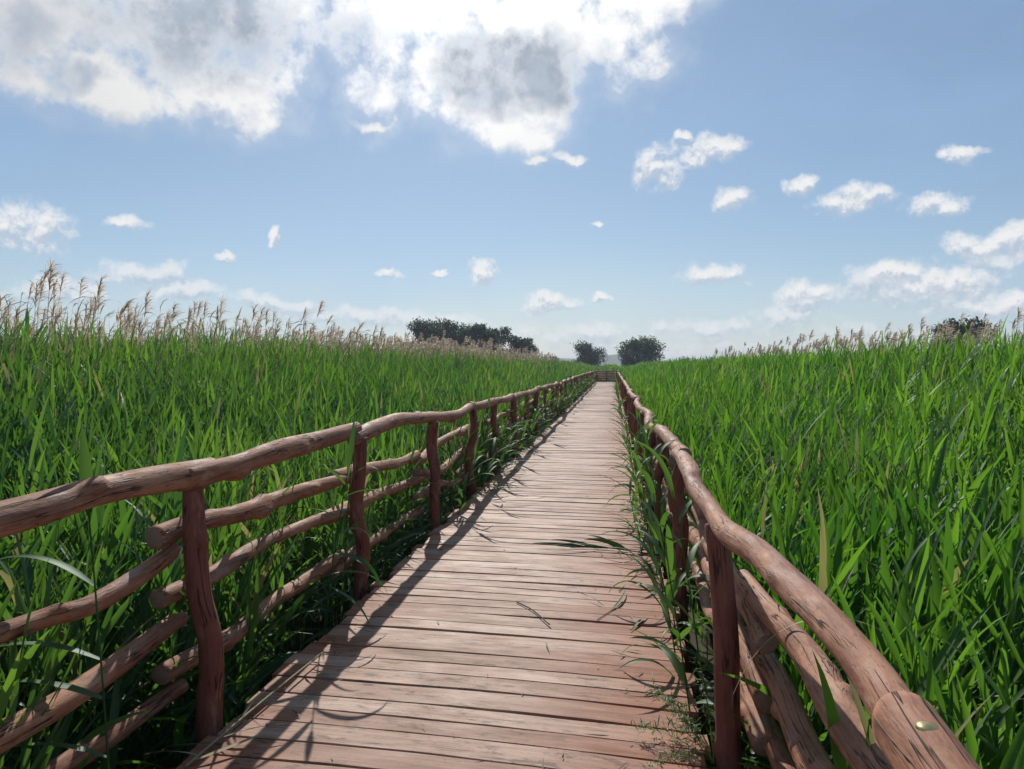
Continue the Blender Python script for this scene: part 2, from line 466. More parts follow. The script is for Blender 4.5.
o = new_obj('reed_bed', build_reed_bed(-1, 21))
tag(o, 'dense green reeds rising behind the left log railing', 'reeds', kind='stuff')
o = new_obj('reed_bed', build_reed_bed(1, 22))
tag(o, 'dense green reeds filling the field right of the boardwalk', 'reeds', kind='stuff')

# ------------------------------------------------------------------ dry plumes
def plume_geo(x, y, z0, ztop, size, ws, g, nstr=26):
    N = len(x)
    parts = []
    lean_az = g.normal(0.0, 0.5, N); lean = np.abs(g.normal(0.12, 0.10, N))
    base = np.stack([x, y, z0], -1)
    L = (ztop - z0)
    rn = np.clip(g.normal(0.5, 0.25, N), 0, 1)
    for tw in (0.0, 1.57):
        V, F, A, tip = ribbons(base, lean_az, np.pi / 2 - lean, L, np.full(N, 0.008) * ws, lean * 0.8, 5, rn, twist=np.full(N, 0.0) + tw * 2, profile='stem')
        parts.append((V, F, A))
    tipdir_el = np.pi / 2 - lean * 1.8
    for k in range(nstr):
        f = k / (nstr - 1)                        # 0 = lowest whorl, 1 = tip of the plume
        back = size * (1 - f) * 0.72
        p = tip - np.stack([np.cos(tipdir_el) * np.cos(lean_az), np.cos(tipdir_el) * np.sin(lean_az), np.sin(tipdir_el)], -1) * back[:, None]
        az = g.normal(-0.1, 0.75, N)               # combed over to the right
        el = R(66) + 0.25 * f + g.normal(0, 0.15, N)
        ln = size * (0.62 - 0.26 * f) * g.uniform(0.6, 1.15, N)
        V, F, A, _ = ribbons(p, az, el, ln, size * 0.030 * ws ** 0.7 * g.uniform(0.6, 1.4, N), R(95) * g.uniform(0.4, 1.3, N), 4,
                             np.clip(rn + g.normal(0, 0.2, N), 0, 1), twist=g.uniform(-2, 2, N), profile='strand', power=1.3)
        parts.append((V, F, A))
    return join(parts)

def scatter_plumes():
    g = np.random.default_rng(5)
    out = []
    # left: a long band on the crest of the stand; right: a loose one further off
    for (n, x0, x1, y0, y1, hmin, hmax, pw) in ((430, -12.5, -7.2, 8, 36, 2.0, 2.78, 1.2), (800, -13.5, -6.6, 30, 85, 2.0, 2.9, 1.0),
                                                (190, 8.0, 12.0, 16, 36, 2.1, 2.8, 1.0), (150, 7.0, 11.0, 26, 60, 2.1, 2.8, 1.0)):
        x = g.uniform(x0, x1, n); y = y0 + (y1 - y0) * g.uniform(0, 1, n) ** pw
        zt = g.uniform(hmin, hmax, n) + 0.15 * value_noise(x, y, 1.3, 12)
        size = g.uniform(0.30, 0.50, n)
        r = np.hypot(x, y)
        ws = np.clip(r / 10, 1.0, 5)
        out.append(plume_geo(x, y, np.full(n, 0.6), zt, size, ws, g, 30))
    V, F, A = join(out)
    return mesh_np('dry_reed_plumes', V, F, M_PLUME, A)
o = new_obj('dry_plume_drift', scatter_plumes())
tag(o, 'countless tan feathery dry reed heads along the crest of the reeds', 'reed plumes', kind='stuff')

# dry leafless stems and straw mixed into the crest
def dry_stems():
    g = np.random.default_rng(8)
    n = 4200
    x = np.where(g.uniform(0, 1, n) < 0.86, g.uniform(-13, -5.5, n), g.uniform(7, 13, n))
    y = 5 + 80 * g.uniform(0, 1, n) ** 1.4
    r = np.hypot(x, y)
    z = reed_top(x, y) + g.uniform(-0.25, 0.30, n)
    V, F, A, tip = ribbons(np.stack([x, y, z - 0.9], -1), g.uniform(-1.2, 1.2, n), R(84) + g.normal(0, 0.06, n), np.full(n, 0.95),
                           0.010 * np.clip(r / 9, 1, 6), g.uniform(0, 0.3, n), 3, g.uniform(0, 1, n), twist=g.uniform(0, 3, n), profile='stem')
    L2 = ribbons(tip, g.normal(0.2, 1.0, n), R(40) + g.normal(0, 0.4, n), g.uniform(0.15, 0.35, n), 0.016 * np.clip(r / 9, 1, 6), g.uniform(0.5, 1.6, n), 3,
                 g.uniform(0, 1, n), twist=g.normal(0, 1, n))
    V, F, A = join([(V, F, A), L2[:3]])
    return mesh_np('dry_reed_stems', V, F, M_STRAW, A)
o = new_obj('dry_stem_drift', dry_stems())
tag(o, 'pale dry stalks of last year standing among green reeds', 'dry reeds', kind='stuff')

# plumes one can point at
PL = [  # x, y, top, size, label
    (-8.10, 10.0, 2.90, 0.46, 'tallest feathery brown reed plume, in the far left cluster'),
    (-8.24, 9.95, 2.62, 0.42, 'drooping pale reed plume just left of the tallest plume'),
    (-7.84, 10.05, 2.60, 0.42, 'arched reed plume just right of the tallest plume'),
    (-8.85, 9.9, 2.66, 0.46, 'dark reddish reed plume at the left edge of the picture'),
    (-6.30, 14.6, 2.78, 0.40, 'upright slim reed plume standing above the tan drift left'),
    (5.36, 18.0, 2.52, 0.30, 'lone dark reed plume highest above the right reeds'),
    (7.22, 18.0, 2.64, 0.34, 'curled reed plume left of the round far-right bush'),
    (8.75, 18.2, 2.62, 0.34, 'dark upright reed plume in front of the far-right bush'),
    (9.40, 18.2, 2.58, 0.36, 'leaning reed plume at the right edge of the picture'),
    (5.05, 18.3, 2.30, 0.28, 'short reed plume left of the lone dark plume'),
]
for i, (x, y, zt, sz, lab) in enumerate(PL):
    g = np.random.default_rng(100 + i)
    V, F, A = plume_geo(np.array([0.0]), np.array([0.0]), np.array([0.0]), np.array([zt - 0.4]), np.array([sz]), np.array([1.3]), g, 46)
    o = new_obj('reed_plume', mesh_np('reed_plume', V, F, M_PLUME, A))
    o.location = (x, y, 0.4)
    tag(o, lab, 'reed plume', 'single reed plumes above the reeds')

# ------------------------------------------------------------------ ground and far hill
def grid_mesh(name, xs, ys, fn, mat):
    X, Y = np.meshgrid(xs, ys)
    Z = fn(X, Y)
    V = np.stack([X, Y, Z], -1).reshape(-1, 3)
    nx, ny = len(xs), len(ys)
    a = (np.arange(ny - 1)[:, None] * nx + np.arange(nx - 1)[None, :])
    F = np.stack([a, a + 1, a + nx + 1, a + nx], -1).reshape(-1, 4)
    return mesh_np(name, V, [F], mat)
gx = np.concatenate([-np.geomspace(2600, 20, 24), np.linspace(-18, 18, 37), np.geomspace(20, 2600, 24)])
gy = np.concatenate([-np.geomspace(2600, 12, 16), np.linspace(-10, 90, 101), np.geomspace(95, 2600, 24)])
o = new_obj('ground', grid_mesh('ground', gx, gy, lambda X, Y: GROUND_Z + 0.05 * np.sin(X * 1.7 + 2 * np.sin(Y * 0.8)) * (np.hypot(X, Y) < 100), M_GROUND))
tag(o, kind='structure')

def hill_z(X, Y):
    e = 0.5 * (1 + np.cos(np.clip((Y - 1000) / 300, -1, 1) * np.pi))
    prof = 13 * np.exp(-((X - 8) / 60) ** 2) + 8 * np.exp(-((X + 90) / 90) ** 2) + 5 * np.exp(-((X - 160) / 80) ** 2)
    return -1.0 + e * prof + e * 1.6 * np.sin(X * 0.11) * np.sin(X * 0.043 + 1)
o = new_obj('hill', grid_mesh('hill', np.linspace(-600, 600, 121), np.linspace(700, 1300, 29), hill_z, M_HILL))
tag(o, kind='structure')

# ------------------------------------------------------------------ boardwalk
def walk_angle(Y):
    return R(-4.5) * (1 - min(1.0, max(0.0, (Y - 7.5) / 8.0)) * 0.75)
XL, XR = -1.60, 0.365
def build_planks():
    g = np.random.default_rng(31)
    parts = []
    y = -1.6
    xc = (XL + XR) / 2
    while y < 68.6:
        w = g.uniform(0.112, 0.168)
        gap = g.choice([0.006, 0.010, 0.014, 0.021], p=[.3, .35, .25, .1])
        yc = y + w / 2
        near = yc < 9
        nx = 25 if near else (9 if yc < 25 else 4)
        far_shift = 0.05 * min(1, max(0, (yc - 8) / 30))
        lx = XL + g.normal(0, 0.022) + far_shift; rx = XR + g.normal(0, 0.022) - far_shift * 0.6
        xs = np.linspace(lx, rx, nx)
        u = (xs - xc)
        fade = 1 - min(1.0, max(0.0, (yc - 7.5) / 8.0))
        a = walk_angle(yc) + g.normal(0, 0.0022)
        yoff = np.tan(a) * u - 0.030 * fade * u * u + g.normal(0, 0.004) * u * u
        e1 = 0.0022 * np.sin(xs * g.uniform(2, 7) + g.uniform(0, 6)) + 0.0012 * np.sin(xs * g.uniform(9, 19) + g.uniform(0, 6))
        e2 = 0.0022 * np.sin(xs * g.uniform(2, 7) + g.uniform(0, 6)) + 0.0012 * np.sin(xs * g.uniform(9, 19) + g.uniform(0, 6))
        z0 = g.normal(0, 0.0013); tilt = g.normal(0, 0.005); cup = g.uniform(-0.0008, 0.0008)
        prof = [(-w / 2, -0.036), (-w / 2, -0.0025), (-w / 2 + 0.003, 0.0), (0.0, 0.0), (w / 2 - 0.003, 0.0), (w / 2, -0.0025), (w / 2, -0.036)]
        ring = []
        zx = 0.003 * np.sin(xs * g.uniform(1, 3) + g.uniform(0, 6))
        for (py, pz) in prof:
            e = e1 if py < -0.01 else (e2 if py > 0.01 else (e1 + e2) / 2)
            ring.append(np.stack([xs, yc + py + yoff + e, z0 + pz + tilt * py + zx + (cup if py == 0 else 0)], -1))
        m = len(prof)
        V = np.stack(ring, 1)                                  # nx, m, 3
        off = g.uniform(0, 50, 3)
        lp = np.stack([xs[:, None] + 0 * V[..., 0], np.array([p[0] for p in prof])[None, :] + 0 * V[..., 0], np.array([p[1] for p in prof])[None, :] + 0 * V[..., 0]], -1) + off
        edge = np.abs(u / ((XR - XL) / 2)); edge = np.where(u > 0, np.clip(u / 0.95 * 1.25 - 0.2, 0, 1), edge ** 3 * 0.7)
        ed = np.repeat(edge[:, None], m, 1)
        i = (np.arange(nx - 1) * m)[:, None]; j = np.arange(m)[None, :]; j2 = (j + 1) % m
        Q = np.stack([i + j, i + m + j, i + m + j2, i + j2], -1).reshape(-1, 4)
        caps = []
        for e, flip in ((0, False), (nx - 1, True)):
            b = e * m
            q = [[b, b + 1, b + 5, b + 6], [b + 1, b + 2, b + 4, b + 5]]
            caps += [r[::-1] for r in q] if flip else q
        parts.append((V.reshape(-1, 3), [Q, np.array(caps)], {'lp': lp.reshape(-1, 3), 'edge': ed.reshape(-1), 'rnd': np.full(nx * m, g.uniform())}))
        y += w + gap
    V, F, A = join(parts)
    return mesh_np('boardwalk', V, F, M_PLANK, A, smooth=False)
deck = new_obj('boardwalk', build_planks())
tag(deck, kind='structure')
def beam(name, x, w, z0, z1, y0, y1, parent):
    V = np.array([(x + sx * w / 2, yy, zz) for yy in (y0, y1) for zz in (z0, z1) for sx in (-1, 1)], float)
    F = np.array([[0, 1, 3, 2], [4, 6, 7, 5], [0, 4, 5, 1], [2, 3, 7, 6], [0, 2, 6, 4], [1, 5, 7, 3]])
    return new_obj(name, mesh_np(name, V, [F], M_POST, {'lp': V, 'rnd': np.full(8, 0.8)}, smooth=False), parent)
for x in (-1.42, -0.62, 0.20):
    beam('stringer', x, 0.09, -0.20, -0.046, -1.5, 68.4, deck)

# ------------------------------------------------------------------ railings
def empty(name, loc=(0, 0, 0)):
    o = bpy.data.objects.new(name, None); COL.objects.link(o); o.location = loc
    o.empty_display_size = 0.2
    return o

def post_mesh(x, y, top, seed, near):
    g = np.random.default_rng(seed)
    k = 0.022
    pts = [(x + g.normal(0, k * .4), y + g.normal(0, k * .4), GROUND_Z - 0.1), (x + g.normal(0, k * .4), y + g.normal(0, k * .4), -0.1)]
    for f in (0.25, 0.5, 0.75):
        pts.append((x + g.normal(0, k), y + g.normal(0, k), top * f))
    pts.append((x + g.normal(0, 0.008), y + g.normal(0, 0.008), top))
    r = g.uniform(0.045, 0.054)
    return log_mesh('post', pts, r * 1.05, r * 0.94, M_POST, 0.03 if near else 0.15, 18 if near else 9, 0.06, 4 if near else 2, seed)

def rail_run(pts, r0, r1, seed, Y, name, knots=4, wob=0.012):
    near = Y < 8
    return log_mesh(name, pts, r0, r1, M_LOG, 0.025 if near else (0.07 if Y < 22 else 0.2), 26 if near else (12 if Y < 22 else 8), 0.05, knots if Y < 30 else 2, seed, wob)

# ---- left
fl = empty('log_railing', (-1.70, 3.0, 0))
tag(fl, 'long rustic log railing of red brown poles along the left boardwalk edge', 'railing', 'log railings along the boardwalk')
def kid(name, me, root):
    o = new_obj(name, me, root)
    o.matrix_parent_inverse.identity()
    o.location = -Vector(root.location)
    return o
g = np.random.default_rng(55)
LY = [-1.2, 0.95, 2.98, 5.0, 7.1, 9.15, 10.95, 13.07] + [15.15 + 2.06 * k for k in range(26)]
LX = [-1.69 + (0.012 * math.sin(i * 1.9)) for i in range(len(LY))]
TOPZ = [1.05, 1.045, 1.035, 1.045, 1.00, 0.985, 0.975, 0.945] + [0.93 + 0.02 * math.sin(k * 2.1) for k in range(26)]
# far on, the walk narrows in perspective only; posts stay just outside the boards
for i, (x, y, z) in enumerate(zip(LX, LY, TOPZ)):
    if i == 2:     # the kinked post nearest the camera
        pts = [(-1.66, 2.98, GROUND_Z - .1), (-1.665, 2.98, 0), (-1.655, 2.985, 0.22), (-1.66, 2.98, 0.38), (-1.70, 2.975, 0.56), (-1.715, 2.97, 0.8), (-1.72, 2.97, 1.0)]
        me = log_mesh('post', pts, 0.055, 0.041, M_POST, 0.025, 20, 0.05, 3, 401)
    else:
        me = post_mesh(x, y, z - 0.035, 400 + i, y < 10)
    kid('post', me, fl)
# top rail: poles that meet over posts, each a little off the line of the last
joints = [0, 2, 3, 5, 7] + list(range(9, len(LY), 2))
TR = {0: [(-1.72, -1.3, 1.05), (-1.725, 0.6, 1.06), (-1.715, 1.95, 1.062), (-1.72, 2.4, 1.07), (-1.72, 2.98, 1.052), (-1.725, 3.12, 1.05)],
      1: [(-1.715, 2.86, 1.05), (-1.72, 3.3, 1.040), (-1.72, 3.7, 1.05), (-1.72, 4.3, 1.052), (-1.72, 5.02, 1.072)]}
for a, (i0, i1) in enumerate(zip(joints[:-1], joints[1:])):
    if a in TR: pts = TR[a]
    else:
        pts = []
        for i in range(i0, i1 + 1):
            pts.append((LX[i] - 0.02 + g.normal(0, 0.012), LY[i] + (-0.10 if i == i0 else 0.06 if i == i1 else 0), TOPZ[i] + 0.008 + g.normal(0, 0.012)))
            if i < i1:
                pts.append((LX[i] - 0.02 + g.normal(0, 0.022), (LY[i] + LY[i + 1]) / 2, (TOPZ[i] + TOPZ[i + 1]) / 2 + g.normal(0, 0.024)))
    kid('top_rail', rail_run(pts, 0.054, 0.049, 500 + a, pts[0][1], 'top_rail', 6, 0.006 if a < 2 else 0.009), fl)
# three rails below, fixed to the outer side of the posts
LOW = {1: [[(0.5, .70), (2.045, .70), (2.49, .668), (2.93, .715), (3.0, .73)], [(0.6, .40), (2.04, .373), (2.49, .384), (3.06, .41)], [(0.5, .14), (2.38, .122), (3.06, .125)]],
       2: [[(2.86, .80), (3.2, .81), (3.98, .764), (4.6, .75), (5.06, .715)], [(2.90, .56), (3.24, .567), (3.98, .546), (5.14, .485)], [(2.93, .21), (3.37, .212), (4.10, .206), (5.05, .212)]],
       3: [[(4.85, .76), (5.43, .732), (6.2, .68), (7.1, .654)], [(4.8, .50), (5.43, .497), (7.04, .42), (7.2, .41)], [(4.9, .12), (5.59, .143), (7.23, .10)]]}
for i in range(len(LY) - 1):
    y0, y1 = LY[i], LY[i + 1]
    for k in range(3):
        base = (0.70, 0.43, 0.15)[k]
        if i in LOW: zz = LOW[i][k]
        else:
            b0, b1 = base + g.normal(0, 0.045), base + g.normal(0, 0.045)
            zz = [(y0 - g.uniform(.06, .22), b0), ((2 * y0 + y1) / 3, b0 * .66 + b1 * .34 + g.normal(0, .03)), ((y0 + 2 * y1) / 3, b0 * .34 + b1 * .66 + g.normal(0, .03)), (y1 + g.uniform(.04, .16), b1)]
        off = (0.02 if i % 2 else 0.0)
        pts = [(-1.805 - off - 0.012 * k + g.normal(0, 0.010), yy, z) for yy, z in zz]
        r = g.uniform(0.036, 0.044)
        kid('rail', rail_run(pts, r * 1.08, r * 0.92, 700 + i * 3 + k, y0, 'rail', 6, 0.013), fl)

# ---- right
fr = empty('log_railing', (0.44, 3.0, 0))
tag(fr, 'rustic log railing along the right edge with a brass bolt on its top rail', 'railing', 'log railings along the boardwalk')
RY = [-1.2, 0.95, 3.0, 5.06, 7.0, 8.85] + [10.9 + 2.06 * k for k in range(28)]
RX = [0.44, 0.44, 0.44, 0.44, 0.43, 0.41] + [0.40 - 0.0006 * k + 0.01 * math.sin(k * 1.7) for k in range(28)]
RT = [0.985, 0.985, 0.89, 0.91, 0.895, 0.88] + [0.90 + 0.02 * math.sin(k * 2.3) for k in range(28)]
for i, (x, y, z) in enumerate(zip(RX, RY, RT)):
    if i == 2:     # the slim leaning post nearest the camera
        me = log_mesh('post', [(0.445, 2.93, GROUND_Z - .1), (0.44, 2.95, -0.1), (0.432, 2.98, 0.25), (0.43, 3.0, 0.45), (0.415, 3.04, 0.7), (0.402, 3.08, 0.875)], 0.054, 0.048, M_POST, 0.025, 20, 0.05, 3, 902)
    else:
        me = post_mesh(x, y, z - 0.03, 900 + i, y < 10)
    kid('post', me, fr)
jr = [0, 3, 5] + list(range(7, len(RY), 2))
TRR = {0: [(0.4115, 1.09, 0.986), (0.414, 1.16, 0.9875), (0.424, 1.36, 0.990), (0.430, 1.70, 0.983), (0.428, 2.02, 0.964), (0.420, 2.30, 0.950), (0.408, 2.62, 0.922), (0.405, 2.95, 0.900),
           (0.395, 3.35, 0.902), (0.400, 3.85, 0.905), (0.420, 4.3, 0.918), (0.432, 4.75, 0.926), (0.425, 5.2, 0.912)]}
nr = kid('top_rail', log_mesh('top_rail', [(0.365, -1.3, 0.985), (0.38, 0.2, 0.99), (0.398, 0.80, 0.985), (0.408, 1.03, 0.986), (0.414, 1.15, 0.988)], 0.042, 0.0435, M_LOG, 0.02, 32, 0.03, 1, 952, 0.0), fr)
for a, (i0, i1) in enumerate(zip(jr[:-1], jr[1:])):
    if a in TRR: pts = TRR[a]
    else:
        pts = []
        for i in range(i0, i1 + 1):
            pts.append((RX[i] - 0.01 + g.normal(0, 0.014), RY[i] + (-0.10 if i == i0 else 0.06 if i == i1 else 0), RT[i] + 0.008 + g.normal(0, 0.012)))
            if i < i1:
                pts.append((RX[i] - 0.01 + g.normal(0, 0.03), (RY[i] + RY[i + 1]) / 2, (RT[i] + RT[i + 1]) / 2 + g.normal(0, 0.024)))
    kid('top_rail', rail_run(pts, 0.0395 if a == 0 else 0.048, 0.046, 960 + a, pts[0][1], 'top_rail', 7, 0.004), fr)
# brass bolt head on the nearest pole
def lathe(name, prof, ns, mat):
    th = np.arange(ns) / ns * 2 * np.pi
    V = np.array([[r * np.cos(t), r * np.sin(t), z] for r, z in prof for t in th])
    Q = [[k * ns + j, k * ns + (j + 1) % ns, (k + 1) * ns + (j + 1) % ns, (k + 1) * ns + j] for k in range(len(prof) - 1) for j in range(ns)]
    return mesh_np(name, V, [np.array(Q)], mat)
b = new_obj('bolt', lathe('bolt', [(0.0001, -0.03), (0.006, -0.03), (0.006, 0.0), (0.0145, 0.0), (0.0155, 0.002), (0.0150, 0.0055), (0.0105, 0.0082), (0.004, 0.0095), (0.0001, 0.0097)], 24, M_BRASS), nr)
b.location = (0.405, 1.045, 0.986 + 0.0405); b.rotation_euler = (R(4), R(6), 0)

LOWR = {1: [[(1.6, .615), (1.76, .611), (2.39, .612), (3.0, .60), (3.35, .59)], [(2.0, .36), (2.25, .351), (2.67, .365), (3.43, .344)], [(2.0, .12), (2.66, .133), (3.17, .151)]]}
for i in range(len(RY) - 1):
    y0, y1 = RY[i], RY[i + 1]
    for k in range(3):
        base = (0.60, 0.36, 0.13)[k]
        if i == 1: zz = LOWR[1][k]; zz = [(0.8, zz[0][1])] + zz
        else:
            b0, b1 = base + g.normal(0, 0.035), base + g.normal(0, 0.035)
            zz = [(y0 - g.uniform(.06, .2), b0), ((2 * y0 + y1) / 3, b0 * .66 + b1 * .34 + g.normal(0, .03)), ((y0 + 2 * y1) / 3, b0 * .34 + b1 * .66 + g.normal(0, .03)), (y1 + g.uniform(.04, .16), b1)]
        pts = [(RX[i] + 0.108 + (0.02 if i % 2 else 0.0) + g.normal(0, 0.008), yy, z) for yy, z in zz]
        r = g.uniform(0.039, 0.047)
        kid('rail', rail_run(pts, r * 1.06, r * 0.95, 1100 + i * 3 + k, y0, 'rail', 6, 0.012), fr)

# ---- across the far end
fe = empty('end_railing', (-0.6, 69.3, 0))
tag(fe, 'dark log railing across the far end of the boardwalk', 'railing', 'log railings along the boardwalk')
for i, x in enumerate((-1.5, -0.6, 0.3)):
    kid('post', post_mesh(x, 69.3, 0.9, 1300 + i, False), fe)
kid('top_rail', log_mesh('top_rail', [(-1.75, 69.3, 0.93), (-0.6, 69.28, 0.95), (0.5, 69.3, 0.92)], 0.06, 0.055, M_LOG, 0.2, 8, 0.05, 2, 1310), fe)
for k, z in enumerate((0.76, 0.60, 0.43, 0.27, 0.11)):
    kid('rail', log_mesh('rail', [(-1.7, 69.42, z), (-0.6, 69.42, z + .03), (0.45, 69.42, z)], 0.07, 0.065, M_LOG, 0.2, 8, 0.05, 2, 1311 + k), fe)

# ------------------------------------------------------------------ single shoots by the railings
def shoot(x, y, z0, h, az, lean, leaves, label, seed, group=None, wmul=1.0, mat=None):
    """leaves: list of (height fraction, azimuth deg, elevation deg, length, width, droop deg)"""
    g = np.random.default_rng(seed)
    root = empty('reed_shoot', (x, y, z0))
    tag(root, label, 'reed shoot', group)
    a = R(az)
    V, F, A, tip = ribbons(np.array([[0, 0, 0.0]]), np.array([a]), np.array([np.pi / 2 - lean]), np.array([h]), np.array([0.010 * wmul]), np.array([lean]), 8, np.array([0.4]), profile='stem')
    V2, F2, A2, _ = ribbons(np.array([[0, 0, 0.0]]), np.array([a]), np.array([np.pi / 2 - lean]), np.array([h]), np.array([0.010 * wmul]), np.array([lean]), 8, np.array([0.4]), twist=np.array([0.0]) , profile='stem', azbend=np.array([0.0]))
    c = V.reshape(9, 2, 3).mean(1)
    hw = np.linalg.norm(V.reshape(9, 2, 3)[:, 0] - c, axis=1)
    th = np.arange(6) / 6 * 2 * np.pi
    T = np.stack([c[:, None, 0] + hw[:, None] * np.cos(th), c[:, None, 1] + hw[:, None] * np.sin(th), c[:, None, 2] + 0 * th], -1).reshape(-1, 3)
    i = (np.arange(8) * 6)[:, None]; j = np.arange(6)[None, :]
    Q = np.stack([i + j, i + (j + 1) % 6, i + 6 + (j + 1) % 6, i + 6 + j], -1).reshape(-1, 4)
    new_obj('stem', mesh_np('stem', T, [Q], mat or M_SHOOT, {'rnd': np.full(len(T), 0.45), 'tt': np.zeros(len(T))}), root)
    for (f, laz, lel, L, W, dr) in leaves:
        k = f * 8; i0 = min(7, int(k)); p = c[i0] + (c[i0 + 1] - c[i0]) * (k - i0)
        V, F, A, _ = ribbons(p[None], np.array([R(laz)]), np.array([R(lel)]), np.array([L]), np.array([W * wmul]), np.array([R(dr)]), 12, np.array([np.clip(g.normal(0.5, 0.22), 0, 1)]),
                             twist=np.array([g.normal(0, 0.5)]), fold=0.3, azbend=np.array([g.normal(0, 0.25)]))
        new_obj('leaf', mesh_np('leaf', V, F, mat or M_SHOOT, A), root)
    return root

def auto_leaves(g, n, mean_az, spread, L0, W0, el0=45, dr0=70, lo=0.25):
    out = []
    for k in range(n):
        f = lo + (1 - lo) * (k + 0.6) / n
        out.append((min(f, 1.0), mean_az + g.normal(0, spread), el0 + 25 * k / n + g.normal(0, 9), L0 * g.uniform(0.7, 1.2), W0 * g.uniform(0.8, 1.2), dr0 * g.uniform(0.5, 1.4)))
    return out
GR = 'reed shoots growing up beside the railings'
# left, by the nearest bay (azimuth 0 = +X towards the deck, 180 = away, 90 = ahead)
shoot(-1.60, 2.30, -0.6, 1.62, 170, 0.05, [(0.50, 200, 28, .42, .040, 60), (0.62, 185, 20, .50, .050, 45), (0.70, 205, 30, .48, .052, 70), (0.85, 190, 40, .40, .046, 75), (1.0, 150, 84, .30, .045, 8), (0.98, 60, 82, .34, .03, 10), (0.4, 330, 40, .4, .035, 70)],
      'broad leaved reed shoot in front of the nearest left rails', 1, GR, 1.05)
shoot(-1.72, 4.25, -0.6, 1.50, 0, 0.10, [(0.60, 20, 10, .42, .040, 95), (0.68, 340, 5, .40, .040, 90), (0.75, 60, 20, .35, .036, 110), (0.82, 200, 30, .40, .036, 70), (0.90, 0, 30, .42, .038, 120), (0.95, 250, 45, .35, .034, 60), (1.0, 90, 70, .38, .034, 30), (0.55, 355, -20, .36, .036, 60)],
      'dark reed shoot with hanging leaves between first and second left posts', 2, GR, 1.0)
shoot(-1.74, 4.72, -0.6, 1.48, 340, 0.05, [(0.70, 350, 50, .30, .024, 125), (0.80, 10, 55, .30, .022, 130), (0.92, 350, 60, .32, .022, 130), (0.6, 180, 40, .35, .03, 60), (1.0, 100, 75, .3, .028, 30)],
      'thin reed shoot with pale arched leaves just before the second left post', 3, GR, 1.0)
spots = [(-1.66, 7.55, 'low tangled reed shoot behind the third left post'), (-1.63, 8.7, 'leafy reed shoot leaning to the deck by the fourth left post'), (-1.62, 9.6, 'drooping reed shoot right after the fourth left post'),
         (-1.64, 10.5, 'bushy reed shoot before the fifth left post'), (-1.62, 11.7, 'reed shoot spilling on the deck after the fifth left post'), (-1.64, 13.4, 'low reed shoot beside the sixth left post')]
for i, (x, y, lab) in enumerate(spots):
    gg = np.random.default_rng(40 + i)
    shoot(x, y, -0.6, gg.uniform(1.1, 1.4), 0, 0.18, auto_leaves(gg, 11, 0, 70, 0.42, 0.036, 35, 80, 0.4), lab, 40 + i, GR)
for i in range(26):
    gg = np.random.default_rng(70 + i)
    y = 14.0 + i * 1.5 + gg.normal(0, .5)
    shoot(-1.64 + gg.normal(0, .03), y, -0.6, gg.uniform(1.1, 1.5), 0, 0.15, auto_leaves(gg, 10, 0, 90, 0.42, 0.05, 40, 70, 0.4), 'small far reed shoot in the shade of the left railing', 70 + i, 'far shoots in the shade of the left railing')
# right: the fringe that hangs over the boards
RS = [(0.40, 3.38, 1.42, 'tall reed shoot with broad leaves behind the nearest right post', 10, 180, .40, .042),
      (0.385, 3.75, 1.15, 'reed shoot with leaves hanging over the deck before the second right post', 12, 195, .44, .040),
      (0.41, 4.15, 1.45, 'upright reed shoot with a yellow spear leaf left of the right railing', 9, 160, .40, .036),
      (0.39, 4.7, 1.10, 'drooping reed shoot at the foot of the second right post', 9, 190, .42, .034),
      (0.38, 5.5, 1.35, 'leafy reed shoot just past the second right post', 11, 180, .45, .036),
      (0.37, 6.2, 1.40, 'bushy bright reed shoot midway between second and third right posts', 12, 175, .46, .036),
      (0.36, 6.8, 1.30, 'reed shoot spreading wide by the third right post', 12, 180, .48, .034),
      (0.35, 7.7, 1.45, 'tall loose reed shoot past the third right post', 10, 180, .48, .032),
      (0.34, 8.6, 1.25, 'reed shoot leaning far over the boards by the fourth right post', 11, 185, .50, .032),
      (0.34, 9.8, 1.40, 'pale green reed shoot past the fourth right post', 10, 170, .45, .034)]
RS += [(0.50, 3.9, 1.50, 'upright reed shoot inside the right rails before the second post', 12, 120, .42, .040),
       (0.47, 5.7, 1.62, 'tall upright reed shoot hiding the right rails past the second post', 13, 100, .44, .040),
       (0.46, 6.5, 1.58, 'thick reed shoot growing up through the right rails before the third post', 13, 140, .46, .040),
       (0.45, 7.35, 1.55, 'upright reed shoot hiding the third right post', 13, 170, .46, .038),
       (0.30, 5.95, 0.95, 'low splayed reed shoot over the board ends past the second right post', 9, 200, .50, .030),
       (0.28, 7.1, 0.95, 'low splayed reed shoot over the board ends past the third right post', 9, 175, .52, .030)]
for i, (x, y, h, lab, n, az, L0, W0) in enumerate(RS):
    gg = np.random.default_rng(140 + i)
    shoot(x, y, -0.6, h, 180, 0.10, auto_leaves(gg, max(5, int(n * gg.uniform(0.6, 1.05))), az, 80, L0 * 0.92, W0 * 0.88, 46, 85, 0.40), lab, 140 + i, GR)
for i in range(18):
    gg = np.random.default_rng(170 + i)
    y = 11 + i * 2.0 + gg.normal(0, .8)
    shoot(0.33 + gg.normal(0, .03), y, -0.6, gg.uniform(1.1, 1.5), 180, 0.12, auto_leaves(gg, int(gg.integers(4, 9)), 180, 80, 0.36, 0.04, 48, 75, 0.4), 'small far reed shoot fringing the right edge of the deck', 170 + i, 'far shoots fringing the right deck edge')
